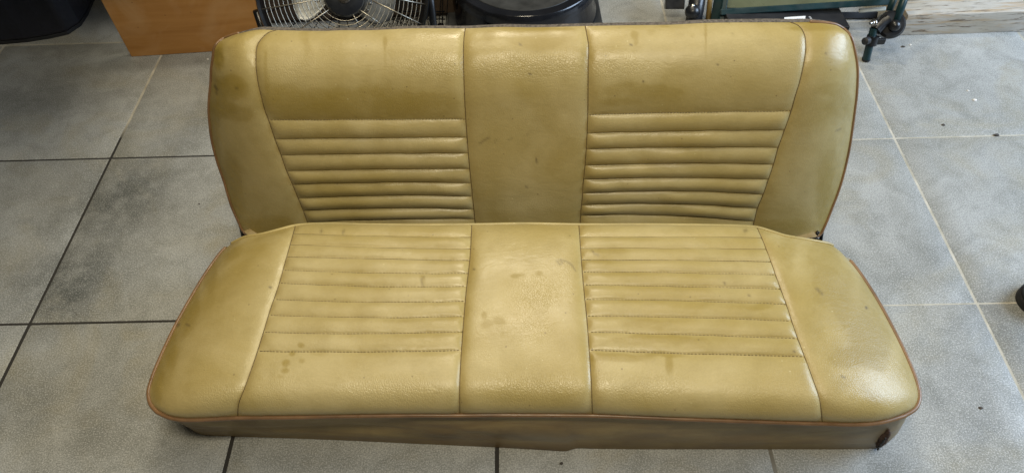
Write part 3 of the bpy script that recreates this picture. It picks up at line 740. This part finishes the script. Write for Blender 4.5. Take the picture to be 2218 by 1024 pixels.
for k in range(15): mb.tube(ring(R1*(.185+.815*k/15.), .035-.02*(k/15.)**2), .0011, 6, closed=True)
for (a0, b0) in (((28, 27), (96, 72)), ((18, 38), (40, 78)), ((-26, 26), (-120, 90)), ((-38, 6), (-178, 30)), ((30, -10), (180, 20)), ((60, 10), (176, 66)), ((-30, -20), (-160, -80)), ((20, -30), (80, -160)), ((-10, -36), (-60, -170))):
    mb.tube([fp3(*a0, .036), fp3((a0[0]+b0[0])/2, (a0[1]+b0[1])/2, .034), fp3(*b0, .018)], .0017, 6)
mb.build('front_guard', M_chrome, fan, True, autos=False)
mb = MB()
for k in range(13): mb.tube(ring(R1*(.25+.75*k/13.), -.11, 90), .0012, 5, closed=True)
for k in range(20):
    t = 2*math.pi*k/20; d_ = math.cos(t)*U+math.sin(t)*V; d2 = math.cos(t+.35)*U+math.sin(t+.35)*V
    mb.tube([fc-ax*.11+d_*.04, fc-ax*.11+d2*R1], .0013, 5)
mb.build('rear_guard', M_iron, fan, True, autos=False)
mb = MB(); mb.lathe([(R1*1.0, .02), (R1*1.03, .03), (R1*1.045, .02), (R1*1.045, -.10), (R1*1.03, -.11), (R1*1.0, -.12), (R1*.99, 0.), (R1*1.0, .02)], fc, ax, 96, False)
mb.build('housing', M_black, fan, True)
for k, ang in enumerate((170, 320, 66)):
    G = np.zeros((16, 12, 3))
    for i, s_ in enumerate(np.linspace(0, 1, 16)):
        for j, w in enumerate(np.linspace(-1, 1, 12)):
            r = R1*(.16+.48*s_); wid = (.30+.55*math.sin(math.pi*min(1, .15+s_*.75)))*(1 if s_ < .9 else .85)
            t = math.radians(ang)+w*wid*.55+.25*s_
            G[i, j] = fc+r*(math.cos(t)*U+math.sin(t)*V)+ax*(-.035+.022*w*(1+.2*s_))
    mb = MB().grid(G); bo = mb.build('blade', M_blade, fan, True, autos=False)
    md = bo.modifiers.new('solid', 'SOLIDIFY'); md.thickness = .0015
    mb = MB()
    for (s_, w) in ((.35, -.25), (.35, .35), (.15, .1)):
        r = R1*(.16+.48*s_); wid = .30+.55*math.sin(math.pi*(.15+s_*.75)); t = math.radians(ang)+w*wid*.55+.25*s_
        p_ = fc+r*(math.cos(t)*U+math.sin(t)*V)+ax*(-.035+.022*w*(1+.2*s_))
        mb.lathe([(.0045, 0), (.0045, .002), (.002, .004)], p_, ax, 10)
    mb.build('rivet', M_steel, bo, True)
mb = MB(); mb.lathe([(.055, -.02), (.055, .03), (.050, .042), (.030, .047), (.0, .047)], fc, ax, 48); mb.build('hub', M_black, fan, True)
mb = MB(); mb.lathe([(.016, .0475), (.016, .049), (.010, .051), (.0, .051)], fc-V*.004, ax, 24); mb.build('hub_badge', M_steel, fan, True)
mb = MB(); mb.lathe([(.0, -.24), (.05, -.235), (.062, -.2), (.062, -.10), (.03, -.06), (0, -.06)], fc, ax, 32); mb.build('motor', M_blackm, fan, True)
for s_ in (-1, 1):
    mb = MB()
    top = fc+U*s_*R1*1.09-ax*.05; g0 = np.array([top[0], top[1]-.02, .014]); 
    mb.tube([top, top*.5+g0*.5, g0, g0+np.array([0, -.10, 0])], .011, 10); mb.tube([g0, g0+np.array([0, .22, 0])], .011, 10)
    mb.build('stand_leg', M_black, fan, True, autos=False)

# second guard seen beyond the fan at its right
w2 = empty('wire_rack'); wc = at_z(np.array([905., -30.]), .05); w2.location = (wc[0], wc[1], 0)
tag(w2, 'dark wire rack standing between the fan and the black plastic tub', 'wire rack')
mb = MB(); x0, x1 = at_z(np.array([845., 55.]), .02), at_z(np.array([966., 55.]), .02)
dx = (x1-x0); L_ = np.linalg.norm(dx); dx /= L_; upv = np.array([0, .25, .97]); dep = np.array([-dx[1], dx[0], 0])
for k in range(17):
    b0 = x0+dx*L_*k/16+np.array([0, 0, .0]); lean = dx*random.uniform(-.02, .02)
    mb.tube([b0, b0+upv*.11+lean, b0+upv*.24+lean*2], .0016, 5)
    b1 = b0+dep*.10; mb.tube([b1, b1+upv*.11-lean, b1+upv*.24-lean], .0016, 5)
for h in (.02, .045, .12, .2):
    mb.tube([x0+upv*h, x1+upv*h], .0022, 6); mb.tube([x0+upv*h+dep*.1, x1+upv*h+dep*.1], .0022, 6)
mb.build('wires', M_iron, w2, True, autos=False)
bx = x0+dep*.16; MB().add([bx+upv*.0, x1+dep*.16, x1+dep*.16+upv*.3, bx+upv*.3, bx+dep*.004, x1+dep*.164, x1+dep*.164+upv*.3, bx+dep*.004+upv*.3], [(0, 1, 2, 3), (7, 6, 5, 4), (0, 4, 5, 1), (1, 5, 6, 2), (2, 6, 7, 3), (3, 7, 4, 0)]).build('back_plate', M_dusty, w2)

# dark crate added so no bright floor shows through the fan
cr_ = empty('dark_backdrop'); c0_ = at_z(np.array([745., -150.]), 0); cr_.location = (c0_[0], 2.12, 0)
tag(cr_, 'dark brown wooden crate added behind the floor fan', 'backdrop')
xa, xb_ = at_y(np.array([540., 0]), 2.1)[0], at_y(np.array([985., 0]), 2.1)[0]
MB().box((xa, 2.12, .001), (xb_, 2.42, .40)).build('backdrop_body', M_backdrop, cr_, bevel=.004)
for k in range(4): MB().box((xa+.004, 2.106, .02+k*.095), (xb_-.004, 2.119, .10+k*.095)).build('slat', M_backdrop, cr_, bevel=.003)

# black round plastic tub on its square base
tub = empty('plastic_tub'); tc0 = at_z(np.array([1137., -50.]), .15); tub.location = (tc0[0], tc0[1], 0)
tag(tub, 'black round plastic tub with stepped rims and a flat lid on a square base', 'tub')
s_px = zdepth(tc0)/F_PX
def half(px, z):
    p = at_z(np.array([1137., -50.]), z); return px*zdepth(p)/F_PX
cx_, cy_ = tc0[0], tc0[1]
# find radii so the front of each tier lands where it should
def rad_for(py, z): return float(cy_-at_z(np.array([1137., py]), z)[1])
zl, z1, z2 = .150, .156, .118
rl = rad_for(25, zl); ra = rad_for(37, z1); rb = rad_for(57, z2); rc = rb+.012
MB().lathe([(0, zl), (rl-.006, zl), (rl-.004, zl+.003), (rl, zl+.003), (rl+.002, zl), (rl+.003, zl-.010)], (cx_, cy_, 0), n=96).build('lid', M_dusty, tub, True)
MB().lathe([(rl+.0032, zl-.02), (rl+.0045, z1-.002), (ra-.003, z1), (ra, z1-.003), (ra+.002, z2+.014), (ra+.004, z2+.004), (rb-.004, z2), (rb, z2-.004), (rb+.002, .055), (rc, .040), (rc+.002, .030), (rc+.002, .02), (.05, .02)], (cx_, cy_, 0), n=128).build('body', M_gloss, tub, True)
pr = [at_z(np.array(p, float), .022) for p in [(1309, 64), (1303, -60)]]
y0 = pr[0][1]-.02; xr = pr[0][0]; xl = at_z(np.array([968., 50]), .022)[0]
MB().box((xl, cy_-rc-.03, .001), (xr, cy_+rc+.03, .022)).build('square_base', M_dusty, tub, bevel=.006)

# green trolley frame on the right
tr = empty('folding_frame'); ft = at_z(np.array([1875., 131.]), 0); tr.location = (ft[0], ft[1], 0)
tag(tr, 'dark green metal folding frame with black clamp joints behind the right end of the bench', 'frame')
def pz(x, y, z): return at_z(np.array([x, y], float), z)
def yb(x, y, Y): return at_y(np.array([x, y], float), Y)
YT = float(ft@NB)
# lower leg with its foot on the floor
legtop = yb(1893, 62, YT+.03)
MB().tube([ft+np.array([0, 0, .004]), ft*.5+legtop*.5, legtop], .0115, 16).build('leg', M_green, tr, True, autos=True)
MB().tube([ft+np.array([0, 0, .0005]), ft+(legtop-ft)*.02+np.array([0, 0, .004])], .0125, 14).build('foot_cap', M_black, tr, True)
dl = (legtop-ft)/np.linalg.norm(legtop-ft)
ca, cb_ = yb(1885, 97, YT+.012), yb(1892, 78, YT+.02)
MB().tube([ca, cb_], .018, 14).build('clamp', M_black, tr, True)
MB().lathe([(.0, 0), (.011, 0), (.011, .016), (.006, .02), (0, .02)], yb(1880, 88, YT-.004), (-.8, -.5, .2), 16).build('clamp_knob', M_blackm, tr, True)
wg = yb(1908, 90, YT+.01)
MB().box((-.013, -.004, -.010), (.013, .004, .010), np.eye(3), wg).build('wing_lever', M_black, tr, bevel=.002)
# round joint
jc = yb(1930, 54, YT+.05); jax = CAM-jc; jax /= np.linalg.norm(jax); jax = jax+np.array([.3, 0, .1]); jax /= np.linalg.norm(jax)
MB().lathe([(0, -.03), (.036, -.03), (.041, -.02), (.041, .004), (.034, .012), (0, .012)], jc, jax, 40).build('round_joint', M_black, tr, True)
jb = yb(1938, 56, YT+.03)
MB().lathe([(.017*math.sin(t), -.017*math.cos(t)) for t in np.linspace(.02, math.pi-.02, 16)], jb, jax, 28).build('joint_ball', M_black, tr, True)
MB().tube([yb(1896, 66, YT+.03), yb(1912, 50, YT+.045), yb(1925, 42, YT+.05)], .017, 14).build('joint_arm', M_black, tr, True)
MB().lathe([(.0, 0), (.008, 0), (.008, .005), (.0045, .006), (.0045, .013), (0, .013)], yb(1892, 50, YT+.035), (-1, -.3, .1), 12).build('bolt', M_steel, tr, True)
MB().lathe([(.0, 0), (.012, 0), (.012, .002), (0, .002)], yb(1893, 50, YT+.036), (-1, -.3, .1), 16).build('washer', M_steel, tr, True)
def bar(pts, r, name='tube', m=M_green, n=14): return MB().tube(pts, r, n).build(name, m, tr, True, autos=False)
bar([yb(1941, 46, YT+.05), yb(1958, 0, YT+.09), yb(2000, -120, YT+.2)], .0115)
bar([yb(1926, 24, YT+.10), yb(1936, 0, YT+.12), yb(1960, -60, YT+.18)], .010)
def flatbar(p0, p1, w, th, name, m=M_green):
    p0, p1 = np.array(p0), np.array(p1); d = p1-p0; L = np.linalg.norm(d); d /= L
    vd = CAM-(p0+p1)/2; b = np.cross(d, vd); b /= np.linalg.norm(b); c = np.cross(d, b)
    Rm = np.stack([d, b, c], 1)
    return MB().box((0, -w/2, -th/2), (L, w/2, th/2), Rm, p0).build(name, m, tr, bevel=.003)
YB = YT+.16
flatbar(yb(1560, 27, YB), yb(1932, 4, YB), .0195, .02, 'cross_bar')
flatbar(yb(1560, 60, YB-.012), yb(1588, -90, YB+.10), .0165, .02, 'post')
flatbar(yb(1546, 60, YB+.03), yb(1572, -90, YB+.12), .030, .02, 'post')
bar([yb(1532, 60, YB+.0), yb(1538, 0, YB+.04), yb(1550, -90, YB+.12)], .0085, 'brass_pole', M_gold)
flatbar(yb(1575, 9, YB+.03), yb(1925, -10, YB+.03), .05, .003, 'acrylic_sheet', M_panel)
flatbar(yb(1860, 24, YB+.01), yb(1919, 19, YB+.01), .013, .006, 'sheet_edge', M_sheet)
flatbar(yb(1576, 38, YB+.06), yb(1900, 33, YB+.06), .022, .01, 'lower_rail', M_blackm)
# clamp at the frame's left
kc = yb(1500, 26, YB-.0)
MB().lathe([(.024*math.sin(t), -.024*math.cos(t)) for t in np.linspace(.02, math.pi-.02, 16)], kc, (0, -.6, .8), 28).build('clamp_knob', M_black, tr, True)
MB().lathe([(.0, 0), (.004, 0), (.004, .004), (0, .005)], yb(1501, 13, YB-.035), (0, -.6, .8), 12).build('bolt', M_steel, tr, True)
bar([yb(1497, 75, YB-.02), yb(1507, 20, YB+.02), yb(1520, -60, YB+.1)], .026, 'joint_arm', M_black)
flatbar(yb(1441, 2, YB+.05), yb(1482, 2, YB+.05), .052, .03, 'clamp_block', M_black)
# black carton with its label, lying under the frame
cbx = empty('black_carton'); b0 = pz(1655, 46, .07); cbx.location = (b0[0], b0[1], 0)
tag(cbx, 'black cardboard carton with a white printed label lying under the green frame', 'carton')
u0 = pz(1580, 50, .07); u1 = pz(1830, 38, .07); dx = (u1-u0); Lc = np.linalg.norm(dx); dx /= Lc; dy = np.cross([0, 0, 1.], dx)
Rm = np.stack([dx, dy, [0, 0, 1.]], 1)
MB().box((0, -.05, -.069), (Lc, .085, 0), Rm, u0).build('box', M_blackm, cbx, bevel=.002)
def on_box(px, py, dz=.0006): return pz(px, py, .07+dz)
l0 = on_box(1698, 54); l1 = on_box(1742, 51); l2 = on_box(1745, 35); l3 = on_box(1699, 38)
MB().add([l0, l1, l2, l3, *[p-np.array([0, 0, .0004]) for p in (l0, l1, l2, l3)]], [(0, 1, 2, 3), (7, 6, 5, 4), (0, 4, 5, 1), (1, 5, 6, 2), (2, 6, 7, 3), (3, 7, 4, 0)]).build('label', M_white, cbx)
mb = MB(); random.seed(3)
for k in range(16):
    x = 1713+k*1.9+random.uniform(-.3, .3); w = random.choice((.5, .8, 1.1))
    top = 37.6-.04*(x-1700)+2.0; 
    a_, b_, c_, d_ = on_box(x-1.0, 49.5, .0010), on_box(x-1.0+w, 49.5, .0010), on_box(x+w, top+2.5, .0010), on_box(x, top+2.5, .0010)
    mb.add([a_, b_, c_, d_], [(0, 1, 2, 3)])
mb.build('printed_bars', M_ink, cbx)
def text(body, org, xdir, ydir, size, mat, parent, name):
    cu_ = bpy.data.curves.new(name, 'FONT'); cu_.body = body; cu_.size = size; cu_.extrude = .0002; cu_.resolution_u = 2
    to = bpy.data.objects.new(name, cu_); C.objects.link(to)
    dg = bpy.context.evaluated_depsgraph_get(); me = bpy.data.meshes.new_from_object(to.evaluated_get(dg))
    bpy.data.objects.remove(to)
    xd, yd = Vector(xdir).normalized(), Vector(ydir).normalized(); zd = xd.cross(yd)
    mt = Matrix((xd, yd, zd)).transposed().to_4x4(); mt.translation = Vector(org); me.transform(mt)
    return link(name, me, mat, parent, False)
text('57', on_box(1702, 46.5, .0010), dx, dy, .016, M_ink, cbx, 'printed_number')
text('CAMP', on_box(1751, 36, .0010), -dy+dx*.1, dx, .009, M_white, cbx, 'printed_word')

# distressed white timber frame
tf = empty('timber_frame'); a0 = pz(1948, 77.5, 0); a1 = pz(2218, 68.5, 0); tf.location = (a0[0], a0[1], 0)
tag(tf, 'flaking white painted timber frame lying on the floor at the far right', 'timber frame')
dx = a1-a0; dx[2] = 0; dx /= np.linalg.norm(dx); dy = np.cross([0, 0, 1.], dx); Rm = np.stack([dx, dy, [0, 0, 1.]], 1)
# height from the photo: the arris of the lower rail
hh = .062
for _ in range(30):
    p = pz(2100, 29.5, hh); s_ = (p-a0)@dy; hh += (s_-.0)*.3
    if abs(s_) < 1e-4: break
G = []
def rail(x0, x1, y0, y1, z0, z1, nm, seed):
    nx = int((x1-x0)/.012)+2; mb = MB(); sec = [(y0, z0), (y0, z0+.004), (y0, z1-.003), (y0+.002, z1), (y1-.002, z1), (y1, z1-.003), (y1, z0)]
    sec = [(y0, z0)]+[(y0, z0+(z1-z0)*t) for t in (.1, .3, .5, .7, .9)]+[(y0+.0015, z1-.001), (y0+.004, z1)]+[(y0+(y1-y0)*t, z1) for t in (.3, .5, .7, .9)]+[(y1, z1-.004), (y1, z0)]
    Gd = np.zeros((len(sec), nx, 3))
    for i, (yy, z) in enumerate(sec):
        for j, xx in enumerate(np.linspace(x0, x1, nx)): Gd[i, j] = (xx, yy, z)
    w = (vnoise(Gd*np.array([1, 3, 3]), 16, seed, 3)-.5)*.006; Gd[..., 1] += w*(np.arange(len(sec)) < 7)[:, None]; Gd[..., 2] += w*.5*(np.arange(len(sec)) > 5)[:, None]*(np.arange(len(sec)) < 12)[:, None]
    P = Gd.reshape(-1, 3)@Rm.T+a0
    P[:, 2] = np.maximum(P[:, 2], .0006)
    mb.grid(P.reshape(Gd.shape)); m_ = len(sec)
    mb.f.append(tuple(i*nx for i in range(m_))); mb.f.append(tuple(i*nx+nx-1 for i in range(m_))[::-1])
    return mb.build(nm, M_plank, tf, True)
rail(.0, 1.1, 0, .10, .001, hh, 'rail', 3)
rail(.0, .055, .103, .9, .001, hh+.002, 'stile', 5)
rail(.058, 1.1, .103, .17, .001, hh-.006, 'inner_rail', 6)

# shoe at the right edge
sh = empty('black_shoe'); sc0 = pz(2196, 640, 0); sh.location = (sc0[0], sc0[1], 0)
tag(sh, 'black rounded shoe toe standing on the floor at the right edge', 'shoe')
tip = pz(2200, 652, 0); dirv = np.array([1., -.18, 0]); dirv /= np.linalg.norm(dirv); per = np.array([-dirv[1], dirv[0], 0])
def outl(k, n=40):
    P = []
    for t in np.linspace(0, 1, n)**1.6: 
        L_ = .28; x = t*L_; w = .056*(1-(1-min(1, t/.26))**2.0)**.5*(1-.22*max(0, (t-.35)/.65)**1.2)
        if t > .93: w *= math.sqrt(max(0, 1-((t-.93)/.07)**2))+.001
        P.append((x, w*k))
    return P
mb = MB(); o1 = outl(1)
pl = [tip+dirv*x+per*w for x, w in o1]+[tip+dirv*x-per*w for x, w in o1[::-1]]
mb.prism([p[:2] for p in pl], .0008, .020); mb.build('sole', M_sole, sh, bevel=.003)
mb = MB(); Gd = np.zeros((15, 40, 3))
for j, (x, w) in enumerate(o1):
    t = x/.28; hgt = .020+.035*min(1, (t/.12))**.5+.05*max(0, min(1, (t-.3)/.35))
    for i, th in enumerate(np.linspace(0, math.pi, 15)):
        Gd[i, j] = tip+dirv*(x+.004*(1-t))+per*(w*.93*math.cos(th))+np.array([0, 0, .018+hgt*math.sin(th)**.7*.9])
mb.grid(Gd); mb.build('upper', M_shoe, sh, True, autos=False)

# crumbs on the floor
M_paper = simple('pale_paint_flake', (.75, .72, .68), .7); M_brown = simple('dark_crumb', (.05, .042, .036), .8)
def crumb(px, py, r, m, label, cat_='crumb'):
    c = pz(px, py, 0); mb = MB(); vs = []; n = 9
    for lvl, (rr, z) in enumerate(((1., .0005), (.8, .35*r+.0005), (.3, .5*r+.0008))):
        for k in range(n):
            t = 2*math.pi*k/n; q_ = r*rr*random.uniform(.7, 1.2); vs.append((c[0]+q_*math.cos(t)*1.3, c[1]+q_*math.sin(t), z))
    fs = [(i*n+k, i*n+(k+1) % n, (i+1)*n+(k+1) % n, (i+1)*n+k) for i in range(2) for k in range(n)]+[tuple(range(2*n, 3*n))]
    mb.add(vs, fs); o = mb.build('floor_crumb', m); tag(o, label, cat_)
crumb(2111, 217, .0045, M_paper, 'largest pale crumb on the right-hand tiles, beside a dark pit')
crumb(2097, 197, .003, M_paper, 'small pale crumb just above the largest one')
crumb(1956, 102, .005, M_brown, 'brown crumb in front of the timber frame')
crumb(1972, 98, .003, M_paper, 'tiny white flake right of the brown crumb by the timber frame')
crumb(2043, 271, .0045, M_brown, 'dark crumb on the tile left of the pale crumbs')
crumb(2158, 293, .006, M_brown, 'dark chip lying on the right-hand tile joint')
crumb(2124, 883, .0035, M_brown, 'dark crumb on the bare tiles right of the seat front')
crumb(1216, 1003, .003, M_brown, 'dark crumb in front of the middle of the seat skirt')
crumb(432, 442, .0025, M_brown, 'reddish crumb on the tiles left of the backrest')
crumb(450, 129, .0025, M_paper, 'tiny white crumb in front of the wooden board')

# ------------------------------------------------------------------ light
w = bpy.data.worlds.new('World'); S.world = w; w.use_nodes = True
w.node_tree.nodes['Background'].inputs[0].default_value = (1., .95, .84, 1); w.node_tree.nodes['Background'].inputs[1].default_value = .03
def area(name, loc, target, sx, sy, power, col):
    l = bpy.data.lights.new(name, 'AREA'); l.shape = 'RECTANGLE'; l.size = sx; l.size_y = sy; l.energy = power; l.color = col
    o = bpy.data.objects.new(name, l); C.objects.link(o); o.location = loc
    o.rotation_euler = (Vector(target)-Vector(loc)).to_track_quat('-Z', 'Y').to_euler(); return o
area('ceiling_lamp', (.0, -.08, 2.7), (0, .9, 0), .8, .2, 42, (1., .89, .66))
area('ceiling_lamp', (.0, 1.45, 2.8), (0, 1.2, 0), 1.8, 1.0, 30, (1., .89, .66))
area('ceiling_lamp', (.05, 2.75, 2.7), (0, 1.0, 0), .5, .25, 30, (1., .90, .70))
area('window_light', (3.4, 1.1, 1.7), (.9, 1.0, 0), 2.0, 1.6, 150, (.60, .77, 1.))
S.view_settings.view_transform = 'Standard'; S.view_settings.look = 'None'; S.view_settings.exposure = 0.0; S.view_settings.gamma = 1
S.render.engine = 'CYCLES'; S.render.resolution_x = 1024; S.render.resolution_y = 472
